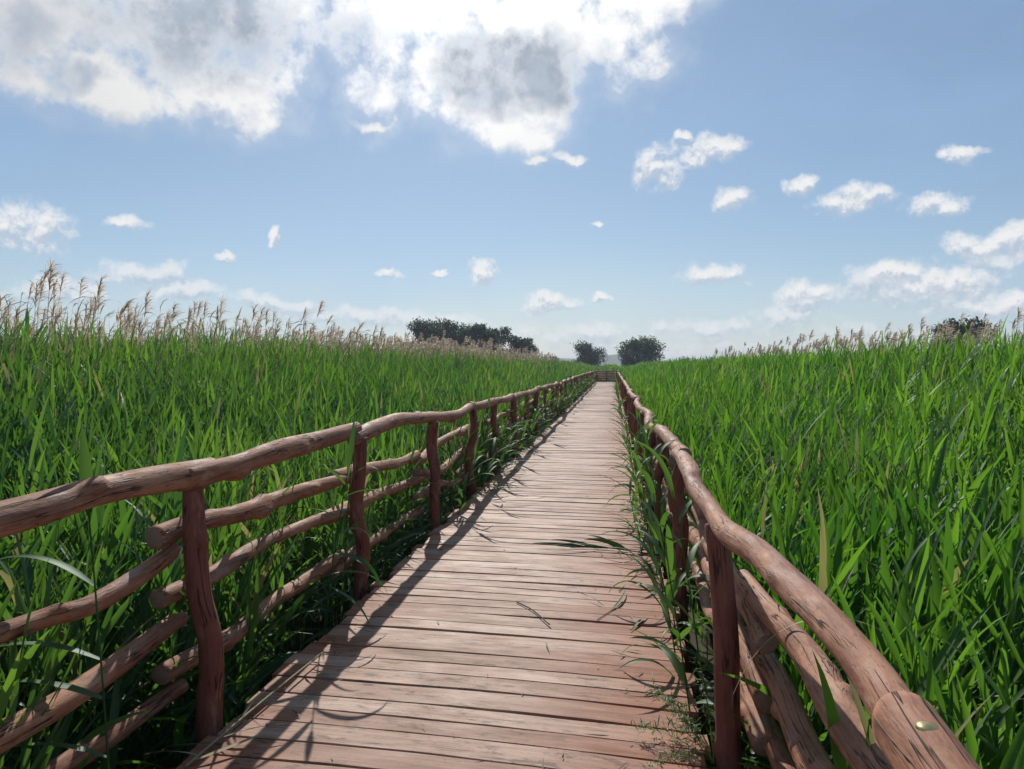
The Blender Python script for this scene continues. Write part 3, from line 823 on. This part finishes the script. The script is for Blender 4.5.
# the long pale blade that crosses the nearest right rails
root = empty('grass_reed', (0.50, 2.62, 0.2)); tag(root, 'single long pale grass blade arching across the nearest right rails', 'grass blade')
V, F, A, _ = ribbons(np.array([[-0.10, 0.0, 0.20]]), np.array([R(-25)]), np.array([R(70)]), np.array([0.62]), np.array([0.016]), np.array([R(95)]), 16, np.array([0.75]), fold=0.3)
new_obj('leaf', mesh_np('leaf', V, F, M_STRAW, A), root)

# feathery weed by the nearest right post
def feathery():
    g = np.random.default_rng(3)
    parts = []
    for k in range(7):
        az = R(150 + g.normal(0, 38)); el = R(g.uniform(25, 60)); L = g.uniform(0.25, 0.48)
        V, F, A, _ = ribbons(np.array([[0, 0, 0.0]]), np.array([az]), np.array([el]), np.array([L]), np.array([0.005]), np.array([R(45)]), 8, np.array([0.5]), profile='stem')
        parts.append((V, F, A))
        c = V.reshape(9, 2, 3).mean(1)
        n = 110
        f = g.uniform(2.5, 8, n); i0 = np.minimum(7, f.astype(int)); p = c[i0] + (c[i0 + 1] - c[i0]) * (f - i0)[:, None]
        p += g.normal(0, 0.010, p.shape)
        parts.append(ribbons(p, g.uniform(0, 6.28, n), g.uniform(-0.3, 1.2, n), g.uniform(0.018, 0.05, n), g.uniform(0.003, 0.007, n), g.uniform(0, 1, n), 2, g.uniform(0.3, 1, n), twist=g.normal(0, 1, n))[:3])
    return join(parts)
V, F, A = feathery()
o = new_obj('feathery_weed', mesh_np('feathery_weed', V, F, M_SHOOT, A)); o.location = (0.385, 2.97, -0.02)
tag(o, 'fine feathery green weed growing from the deck edge by nearest right post', 'weed')
for (x, y, s, lab) in ((0.33, 5.6, .55, 'small lacy weed on the boards past the second right post'), (0.28, 7.9, .6, 'small lacy weed low on the deck past the third right post')):
    o = new_obj('feathery_weed', o.data); o.location = (x, y, -0.02); o.scale = (s, s, s); o.rotation_euler = (0, 0, R(20))
    tag(o, lab, 'weed')

# ------------------------------------------------------------------ litter on the boards
def fallen(name, label, cat, pts, leaves, mat, stem_w=0.007, seed=0, roll=0.0):
    """a stalk lying on the boards with flat leaves; pts on the deck"""
    g = np.random.default_rng(seed)
    root = empty(name, (pts[0][0], pts[0][1], 0.0)); tag(root, label, cat)
    o0 = np.array([pts[0][0], pts[0][1], 0.0])
    C = smooth_path(pts, 0.04) - o0
    n = len(C); th = np.arange(6) / 6 * 2 * np.pi
    T = np.gradient(C, axis=0); T /= np.linalg.norm(T, axis=1)[:, None]
    Sd = np.cross(T, [0, 0, 1.0]); Sd /= np.linalg.norm(Sd, axis=1)[:, None]
    U = np.cross(Sd, T)
    V = (C[:, None] + stem_w / 2 * (np.cos(th)[None, :, None] * Sd[:, None] + np.sin(th)[None, :, None] * U[:, None])).reshape(-1, 3)
    i = (np.arange(n - 1) * 6)[:, None]; j = np.arange(6)[None, :]
    Q = np.stack([i + j, i + (j + 1) % 6, i + 6 + (j + 1) % 6, i + 6 + j], -1).reshape(-1, 4)
    new_obj('stem', mesh_np('stem', V, [Q], mat, {'rnd': np.full(len(V), .4), 'tt': np.zeros(len(V))}), root)
    for (f, az, L, W, el) in leaves:
        p = C[int(f * (n - 1))]
        V, F, A, _ = ribbons(p[None], np.array([R(az)]), np.array([R(el)]), np.array([L]), np.array([W]), np.array([R(el * 1.6)]), 10, np.array([g.uniform(.2, .8)]), twist=np.array([g.normal(0, .25)]), fold=0.25, azbend=np.array([g.normal(0, .2)]), roll=roll * g.uniform(0.3, 1.1))
        new_obj('leaf', mesh_np('leaf', V, F, mat, A), root)
    return root
fallen('fallen_reed', 'broken green reed with leaves lying across the middle of the boards', 'fallen reed',
       [(0.30, 6.12, 0.012), (0.05, 6.25, 0.012), (-0.15, 6.30, 0.015), (-0.35, 6.28, 0.012)],
       [(0.98, 178, .36, .032, 7), (0.85, 190, .42, .036, 8), (0.75, 172, .40, .032, 12), (0.55, 205, .34, .032, 9), (0.42, 146, .36, .040, 24), (0.30, 158, .38, .042, 22), (0.2, 20, .22, .04, 12), (0.1, 335, .25, .04, 10), (0.62, 196, .45, .034, 14)], M_FADED, 0.010, 1, -0.9)
fallen('fallen_twig', 'thin bent dry twig on the boards nearest the fallen reed', 'twig', [(-0.60, 4.78, 0.008), (-0.48, 4.62, 0.010), (-0.36, 4.38, 0.009)], [(0.95, 300, .07, .012, 10)], M_FADED, 0.008, 2)
fallen('fallen_straw', 'long pale dry reed stalk lying at the foot of the nearest left post', 'dry stalk', [(-1.56, 2.62, 0.02), (-1.53, 2.95, 0.03), (-1.50, 3.3, 0.035), (-1.47, 3.72, 0.03)],
       [(0.2, 20, .28, .018, 15), (0.35, 100, .3, .014, 10), (0.1, 200, .2, .016, 20), (0.9, 60, .12, .014, 35), (0.95, 10, .12, .016, 30), (0.88, 330, .1, .016, 40), (0.05, 40, .35, .022, 6)], M_STRAW, 0.011, 3)
fallen('fallen_reed', 'dark slanting reed blade lying on the boards near the second right post', 'fallen blade', [(-0.09, 4.50, 0.008), (0.02, 4.75, 0.008), (0.06, 4.85, 0.01)], [(0.5, 68, .42, .022, 5)], M_FADED, 0.005, 4)
fallen('fallen_reed', 'short dark reed blade on the boards by the right weeds', 'fallen blade', [(0.10, 4.35, 0.008), (0.16, 4.48, 0.008), (0.18, 4.52, 0.01)], [(0.3, 70, .26, .02, 6)], M_FADED, 0.005, 5)
fallen('fallen_reed', 'long thin stem sloping to the deck beside the fallen reed', 'fallen blade', [(0.04, 5.1, 0.008), (0.16, 5.5, 0.008), (0.33, 5.9, 0.14)], [(0.6, 60, .3, .014, 10)], M_FADED, 0.006, 6)
def crumbs():
    g = np.random.default_rng(77)
    n = 420
    y = 2.4 + 40 * g.uniform(0, 1, n) ** 2.2
    side = g.uniform(0, 1, n)
    x = np.where(side < 0.55, 0.36 - np.abs(g.normal(0, .28, n)), np.where(side < .8, -1.55 + np.abs(g.normal(0, .2, n)), g.uniform(-1.5, .3, n)))
    L = g.uniform(0.015, 0.11, n) * np.where(g.uniform(0, 1, n) < .12, 2, 1)
    return ribbons(np.stack([x, y, np.full(n, 0.008)], -1), g.uniform(0, 6.28, n), np.abs(g.normal(0.05, .12, n)), L, g.uniform(.003, .011, n), g.uniform(0, .3, n), 4, g.uniform(0, 1, n), twist=g.normal(0, .5, n))[:3]
V, F, A = crumbs()
o = new_obj('leaf_litter', mesh_np('leaf_litter', V, F, M_FADED, A)); tag(o, 'scattered bits of dead leaf and straw on the boards', 'leaf litter', kind='stuff')

# ------------------------------------------------------------------ trees
def tree(loc, h, w, seed, label, mat=None, group=None, trunk=0.28, nclump=30, cards=8500, card=0.46, low=0.18, cat='tree'):
    g = np.random.default_rng(seed)
    root = empty('tree' if cat == 'tree' else 'bush', loc); tag(root, label, cat, group)
    # trunk with limbs
    parts = []
    def limb(p0, p1, r0, r1, n=5, ns=7):
        p0, p1 = np.array(p0, float), np.array(p1, float)
        t = np.linspace(0, 1, n)[:, None]
        C = p0 + (p1 - p0) * t + np.sin(t * np.pi) * g.normal(0, 0.05, 3) * np.linalg.norm(p1 - p0)
        th = np.arange(ns) / ns * 2 * np.pi
        T = (p1 - p0) / np.linalg.norm(p1 - p0)
        A = np.cross(T, [0.3, 1, 0.1]); A /= np.linalg.norm(A); B = np.cross(A, T)
        rr = (r0 + (r1 - r0) * t)
        V = (C[:, None] + rr[:, None] * (np.cos(th)[None, :, None] * A + np.sin(th)[None, :, None] * B)).reshape(-1, 3)
        i = (np.arange(n - 1) * ns)[:, None]; j = np.arange(ns)[None, :]
        parts.append((V, [np.stack([i + j, i + (j + 1) % ns, i + ns + (j + 1) % ns, i + ns + j], -1).reshape(-1, 4)], {}))
    fork = h * 0.38
    limb((0, 0, -0.3), (g.normal(0, .2), g.normal(0, .2), fork), trunk, trunk * 0.7)
    cl = []
    for k in range(nclump):
        zf = g.uniform(low, 0.93)
        prof = math.sin(math.pi * min(1, (zf - low * 0.6) / (1.12 - low * 0.6))) ** 0.7
        a, rr = g.uniform(0, 6.28), math.sqrt(g.uniform(0.02, 1))
        cr = g.uniform(0.13, 0.24) * w * (0.75 + 0.25 * prof)
        cl.append((np.array([math.cos(a) * rr * prof * (w / 2 - cr * .7), math.sin(a) * rr * prof * (w / 2 - cr * .7), zf * h]), cr))
        if k < 12: limb((0, 0, fork * g.uniform(.6, 1)), cl[-1][0], trunk * 0.4, trunk * 0.08)
    V, F, A = join(parts)
    new_obj('trunk', mesh_np('trunk', V, F, M_BARK), root)
    per = cards // nclump
    P, rn = [], []
    for c, cr in cl:
        d = g.normal(0, 1, (per, 3)); d /= np.linalg.norm(d, axis=1)[:, None]
        rad = cr * g.uniform(0.25, 1.0, per) ** 0.6 * (1 + 0.25 * np.sin(5 * d[:, 0] + 4 * d[:, 2] + c[0]))
        p = c + d * rad[:, None] * np.array([1, 1, 0.8])
        P.append(p); rn.append(np.clip(g.normal(0.45, .12) + g.normal(0, .18, per), 0, 1))
    P = np.concatenate(P); rn = np.concatenate(rn); n = len(P)
    V, F, A, _ = ribbons(P, g.uniform(0, 6.28, n), g.uniform(-0.9, 1.2, n), g.uniform(.6, 1.3, n) * card, g.uniform(.5, 1.0, n) * card * .7, g.uniform(0, .8, n), 2, rn, twist=g.normal(0, 1, n))
    new_obj('crown', mesh_np('crown', V, F, mat or M_TREE, A), root)
    return root
GT = 'dark trees in a row beyond the left reeds'
tree((-32.6, 132, GROUND_Z), 9.8, 9.4, 1, 'tallest dark tree at the left end of the distant row', group=GT)
tree((-28.4, 128, GROUND_Z), 9.7, 7.6, 2, 'round topped dark tree second in the distant row', group=GT)
tree((-25.2, 131, GROUND_Z), 9.2, 6.6, 3, 'narrow dark tree in the middle of the distant row', group=GT)
tree((-22.4, 127, GROUND_Z), 9.1, 6.6, 4, 'dark tree with a peaked crown right of the row middle', group=GT)
tree((-19.4, 129, GROUND_Z), 8.6, 6.6, 5, 'dense dark tree second from the right in the distant row', group=GT)
tree((-15.6, 130, GROUND_Z), 6.9, 6.4, 6, 'low round dark tree at the right end of the distant row', group=GT)
tree((-11.4, 134, GROUND_Z), 3.9, 4.2, 7, 'small pale scrub bush right of the distant tree row', mat=M_TREE2, cards=1800, nclump=14, low=.1, cat='bush')
tree((-5.5, 168, GROUND_Z), 7.2, 8.6, 8, 'dark spreading tree left of the blue hill gap', low=.04, nclump=38, cards=9000)
tree((5.0, 150, GROUND_Z), 7.3, 9.2, 9, 'greener willow with a broad crown right of the hill gap', mat=M_TREE2, low=.04, nclump=38, cards=9000)
tree((37.5, 90, GROUND_Z), 7.2, 7.2, 10, 'wide dark round bush behind the far right reeds', low=.12, cat='bush', cards=8000)
tree((14.6, 165, GROUND_Z), 3.6, 5.0, 11, 'tiny low bush on the skyline right of the willow', mat=M_TREE2, cards=1500, nclump=12, low=.1, cat='bush')

# ------------------------------------------------------------------ air
hz, th = new_mat('haze')
pv = th.node('ShaderNodeVolumePrincipled'); pv.inputs['Color'].default_value = (0.74, 0.83, 0.95, 1)
pv.inputs['Density'].default_value = 0.0005; pv.inputs['Anisotropy'].default_value = 0.2
ho = th.node('ShaderNodeOutputMaterial'); th.link(pv.outputs[0], ho.inputs['Volume'])
bx, by0, by1, bz0, bz1 = 2700, -2700, 2700, GROUND_Z - 1.2, 22.0
V = np.array([(sx * bx, yy, zz) for yy in (by0, by1) for zz in (bz0, bz1) for sx in (-1, 1)], float)
F = np.array([[0, 1, 3, 2], [4, 6, 7, 5], [0, 4, 5, 1], [2, 3, 7, 6], [0, 2, 6, 4], [1, 5, 7, 3]])
o = new_obj('haze', mesh_np('haze', V, [F], hz, smooth=False)); tag(o, 'thin pale summer haze over the reed marsh', 'haze', kind='stuff')

# ------------------------------------------------------------------ sky
world = bpy.data.worlds.new('World'); scn.world = world; world.use_nodes = True
world.node_tree.nodes.clear()
t = NT(world.node_tree)
sky = t.node('ShaderNodeTexSky'); sky.sky_type = 'NISHITA'; sky.sun_disc = False
sky.sun_elevation = SUN_EL; sky.sun_rotation = SUN_AZ
sky.altitude = 100; sky.air_density = 1.0; sky.dust_density = 0.2; sky.ozone_density = 1.6
SKY_STRENGTH = 0.075
co = t.node('ShaderNodeTexCoord').outputs['Generated']
dirn = t.vmath('NORMALIZE', co)
sp = t.node('ShaderNodeSeparateXYZ'); t.link(dirn, sp.inputs[0])
az_ = t.math('ARCTAN2', sp.outputs[0], sp.outputs[1]); el_ = t.math('ARCSINE', sp.outputs[2])
cb = t.node('ShaderNodeCombineXYZ'); t.link(az_, cb.inputs[0]); t.link(el_, cb.inputs[1])
uv = cb.outputs[0]
# clouds as blobs in (azimuth, elevation): centre and radii in degrees, strength
#CLOUDS_BEGIN
BIG = [(-38.18, 20.57, 4.63, 4.12, 1.0), (-38.76, 17.39, 2.69, 1.99, 0.8), (-31.53, 20.58, 7.05, 4.2, 1.0), (-25.79, 18.88, 4.11, 3.41, 1.0), (-34.85, 17.74, 4.07, 2.06, 1.0), (-26.74, 23.27, 6.21, 3.48, 1.0), (-19.6, 23.11, 3.16, 2.11, 0.5), (-14.24, 23.43, 5.43, 3.34, 1.0), (-7.28, 20.77, 6.24, 4.59, 1.0), (-11.69, 20.72, 5.48, 3.18, 0.9), (-1.05, 23.44, 3.99, 3.04, 0.9), (-7.65, 17.37, 3.68, 1.87, 1.0), (2.89, 25.02, 3.55, 1.47, 0.8), (-3.98, 24.45, 6.56, 2.7, 1.0), (-32.35, 27.83, 15.54, 4.11, 1.0), (-9.84, 30.44, 16.37, 4.29, 1.0), (1.84, 21.14, 2.87, 2.19, 0.45), (-16.78, 19.88, 2.51, 2.23, 0.5)]
CORE = [(-29.34, 21.47, 6.01, 2.93, 1.4), (-27.07, 22.94, 4.89, 2.62, 1.0), (-36.27, 18.1, 1.25, 1.16, 1.0), (-34.21, 21.58, 3.52, 1.69, 0.7), (-7.28, 20.45, 5.87, 3.07, 1.9), (-4.7, 19.78, 3.31, 2.45, 1.5), (-9.86, 19.34, 2.94, 1.62, 1.2), (-19.95, 23.08, 1.75, 1.32, 0.5), (-39.52, 20.03, 1.59, 1.64, 0.6), (-29.26, 28.39, 12.53, 3.64, 1.0), (-6.91, 30.73, 8.72, 2.67, 1.0)]
SMALL = [(3.17, 14.02, 1.71, 1.49, 1.0), (6.68, 15.04, 2.64, 1.06, 1.0), (8.43, 11.71, 1.37, 0.81, 1.0), (5.14, 16.12, 0.49, 0.46, 1.0), (13.08, 12.46, 1.04, 0.66, 1.0), (16.2, 11.17, 2.48, 0.84, 1.0), (21.43, 10.44, 1.93, 0.69, 1.0), (22.68, 13.35, 1.21, 0.54, 1.0), (-39.69, 8.52, 2.65, 1.71, 1.0), (-34.01, 9.26, 1.3, 0.58, 1.0), (-24.47, 9.13, 0.41, 0.69, 1.0), (-27.87, 7.32, 0.65, 0.55, 1.0), (-16.47, 6.71, 0.72, 0.36, 1.0), (-9.72, 6.93, 1.18, 0.87, 1.0), (-12.82, 6.98, 0.51, 0.29, 1.0), (6.88, 6.44, 2.5, 0.85, 1.0), (-4.46, 4.44, 2.07, 0.81, 1.0), (-1.16, 10.4, 0.66, 0.28, 1.0), (-1.0, 4.85, 0.81, 0.37, 1.0), (-3.37, 14.77, 1.18, 0.41, 1.0), (-17.87, 16.98, 1.14, 0.46, 1.0), (-5.8, 14.8, 1.03, 0.34, 0.8), (23.95, 7.54, 2.59, 0.87, 1.0), (25.69, 8.0, 1.56, 0.97, 1.0), (18.57, 5.97, 2.03, 0.92, 1.0), (21.49, 5.37, 3.4, 1.03, 1.0), (13.48, 5.04, 1.94, 0.82, 1.0), (24.81, 3.76, 2.12, 0.87, 1.0)]
BANK = [(18.58, 5.31, 3.59, 1.32, 1.0), (22.62, 4.67, 3.05, 1.15, 1.0), (25.33, 3.74, 2.36, 1.12, 1.0), (13.61, 4.49, 2.58, 1.1, 1.0), (12.32, 3.28, 3.28, 0.7, 1.0), (6.2, 2.81, 4.9, 0.79, 0.9), (-2.46, 2.29, 4.42, 1.03, 0.9), (-32.61, 6.15, 3.77, 0.73, 1.0), (-30.45, 4.97, 3.14, 0.68, 1.0), (-37.84, 4.79, 3.32, 0.82, 1.0), (-24.91, 4.45, 4.05, 0.56, 1.0), (-19.36, 3.7, 6.38, 0.79, 1.0), (-12.1, 3.18, 5.15, 0.74, 1.0), (1.93, 1.32, 7.91, 0.73, 0.8), (16.79, 2.37, 5.55, 0.68, 0.8), (24.77, 6.43, 2.65, 0.86, 0.6)]
#CLOUDS_END
def field(blobs, vec):
    acc = None
    for (a, e, ra, re, s) in blobs:
        q = t.vmath('MULTIPLY', t.vmath('SUBTRACT', vec, (R(a), R(e), 0)), (1 / R(ra), 1 / R(re), 0))
        v = t.math('MULTIPLY_ADD', t.vmath('DOT_PRODUCT', q, q, out=1), -s, s)
        acc = v if acc is None else t.math('SMOOTH_MAX', acc, v, 0.25)
    return acc
def warped(scale, amp, detail=5):
    n = t.noise(dirn, scale, detail, 0.55, out='Color')
    return t.vmath('ADD', uv, t.vscale(t.vmath('SUBTRACT', n, (0.5, 0.5, 0.5)), amp))
nb = t.noise(dirn, 8, 12, 0.62); nb2 = t.noise(dirn, 22, 10, 0.64); nb3 = t.noise(dirn, 60, 8, 0.65)
def lit_layer(blobs, wsc, wamp, n1, a1, n2, a2, up):
    # density here and a little further towards the light; the difference shades the billows
    out = []
    for k in (0.0, up):
        d3 = dirn if k == 0 else t.vmath('ADD', dirn, (-0.25 * k, 0, k))
        u2 = uv if k == 0 else t.vmath('ADD', uv, (-0.25 * k, k, 0))
        wn = t.noise(d3, wsc, 8, 0.55, out='Color')
        w = t.vmath('ADD', u2, t.vscale(t.vmath('SUBTRACT', wn, (0.5, 0.5, 0.5)), wamp))
        f = t.math('ADD', field(blobs, w), t.math('ADD', t.math('MULTIPLY_ADD', t.noise(d3, n1, 9, 0.62), a1, -a1 / 2), t.math('MULTIPLY_ADD', t.noise(d3, n2, 6, 0.6), a2, -a2 / 2)))
        out.append(f)
    return out[0], t.math('SUBTRACT', out[0], out[1])
fb, lb = lit_layer(BIG, 8, 0.10, 10, 2.8, 30, 2.4, 0.022)
halo = t.ss(fb, -1.5, 0.4, 0.0, 0.24)
a_big = t.math('MAXIMUM', t.ss(fb, -0.40, 0.85), halo)
wcore = warped(9, 0.12, 8)
fc = t.math('ADD', field(CORE, wcore), t.math('ADD', t.math('MULTIPLY_ADD', nb2, 1.6, -0.8), t.math('MULTIPLY_ADD', nb3, 0.8, -0.4)))
core = t.math('MULTIPLY', t.ss(fc, -1.1, 1.1), t.ss(fb, -0.1, 1.2))
fs, ls = lit_layer(SMALL, 26, 0.045, 48, 3.0, 120, 0.8, 0.008)
a_small = t.ss(fs, -0.6, 1.15, 0.0, 0.96)
fk, lk = lit_layer(BANK, 18, 0.06, 34, 3.8, 90, 1.0, 0.010)
a_bank = t.ss(fk, -0.2, 1.25, 0.0, 0.80)
# thin milky veil low over the horizon
veil = t.math('MULTIPLY', t.ss(el_, R(9), R(0.0)), t.ss(t.noise(t.scalev(dirn, (1, 1, 3)), 9, 6, 0.6), 0.35, 0.7, 0.12, 0.6))
sd = (math.sin(SUN_AZ) * math.cos(SUN_EL), math.cos(SUN_AZ) * math.cos(SUN_EL), math.sin(SUN_EL))
mu = t.math('MAXIMUM', t.vmath('DOT_PRODUCT', dirn, sd, out=1), 0.0)
glow = t.math('POWER', mu, 14.0)                       # thin cloud scatters sunlight forward
S = 1.0 / SKY_STRENGTH
white = t.vscale(t.mix(0.0, C4(1.0, 1.0, 1.0), C4(1, 1, 1)), t.math('MULTIPLY', t.math('MULTIPLY_ADD', glow, 0.62, 0.68), S))
greyb = t.mix(t.ss(nb2, 0.35, 0.65), C4(0.31 * S, 0.37 * S, 0.47 * S), C4(0.43 * S, 0.50 * S, 0.60 * S))
white = t.mix(t.math('MULTIPLY', t.ss(lb, 0.1, -0.9), 0.55), white, t.vscale(t.mix(1.0, white, C4(0.60, 0.68, 0.80), 'MULTIPLY'), 1.0))
cbig = t.mix(t.math('MULTIPLY', core, 0.92), white, greyb)
csm = t.mix(t.ss(ls, -0.5, 0.5), C4(0.52 * S, 0.59 * S, 0.69 * S), C4(0.90 * S, 0.90 * S, 0.90 * S))
cbk = t.mix(t.ss(lk, -0.7, 0.6), C4(0.47 * S, 0.55 * S, 0.66 * S), C4(0.84 * S, 0.86 * S, 0.88 * S))
# high thin haze: lifts and greys the blue a little everywhere, unevenly
thin = t.ss(t.noise(t.scalev(dirn, (1, 1, 2.2)), 2.6, 7, 0.6), 0.3, 0.75, 0.24, 0.46)
c = t.mix(thin, sky.outputs[0], C4(0.36 * S, 0.56 * S, 0.83 * S))
c = t.mix(veil, c, C4(0.60 * S, 0.67 * S, 0.75 * S))
c = t.mix(a_bank, c, cbk)
c = t.mix(a_small, c, csm)
c = t.mix(a_big, c, cbig)
bg = t.node('ShaderNodeBackground'); t.link(c, bg.inputs[0]); bg.inputs[1].default_value = SKY_STRENGTH
wo = t.node('ShaderNodeOutputWorld'); t.link(bg.outputs[0], wo.inputs[0])

sun = bpy.data.lights.new('sun', 'SUN'); sun.energy = 4.4; sun.angle = R(0.5); sun.color = (1.0, 0.95, 0.87)
so = bpy.data.objects.new('sun', sun); COL.objects.link(so)
so.rotation_euler = Vector(sd).to_track_quat('Z', 'Y').to_euler(); so.location = (0, 0, 30)

# ------------------------------------------------------------------ camera and render settings
cam = bpy.data.cameras.new('camera'); cam.sensor_width = 36; cam.lens = 770 / 1024 * 36
cam.clip_start = 0.05; cam.clip_end = 20000
co_ = bpy.data.objects.new('camera', cam); COL.objects.link(co_)
co_.location = (0, 0, H); co_.rotation_euler = (R(90 - 1.45), 0, R(7.5))
scn.camera = co_
scn.view_settings.view_transform = 'Standard'; scn.view_settings.look = 'None'
scn.view_settings.exposure = 0.0; scn.view_settings.gamma = 1.0
scn.render.engine = 'CYCLES'
cy = scn.cycles
cy.volume_bounces = 0; cy.max_bounces = 7; cy.diffuse_bounces = 4; cy.glossy_bounces = 3; cy.transmission_bounces = 4
cy.use_denoising = True
cy.sample_clamp_indirect = 6
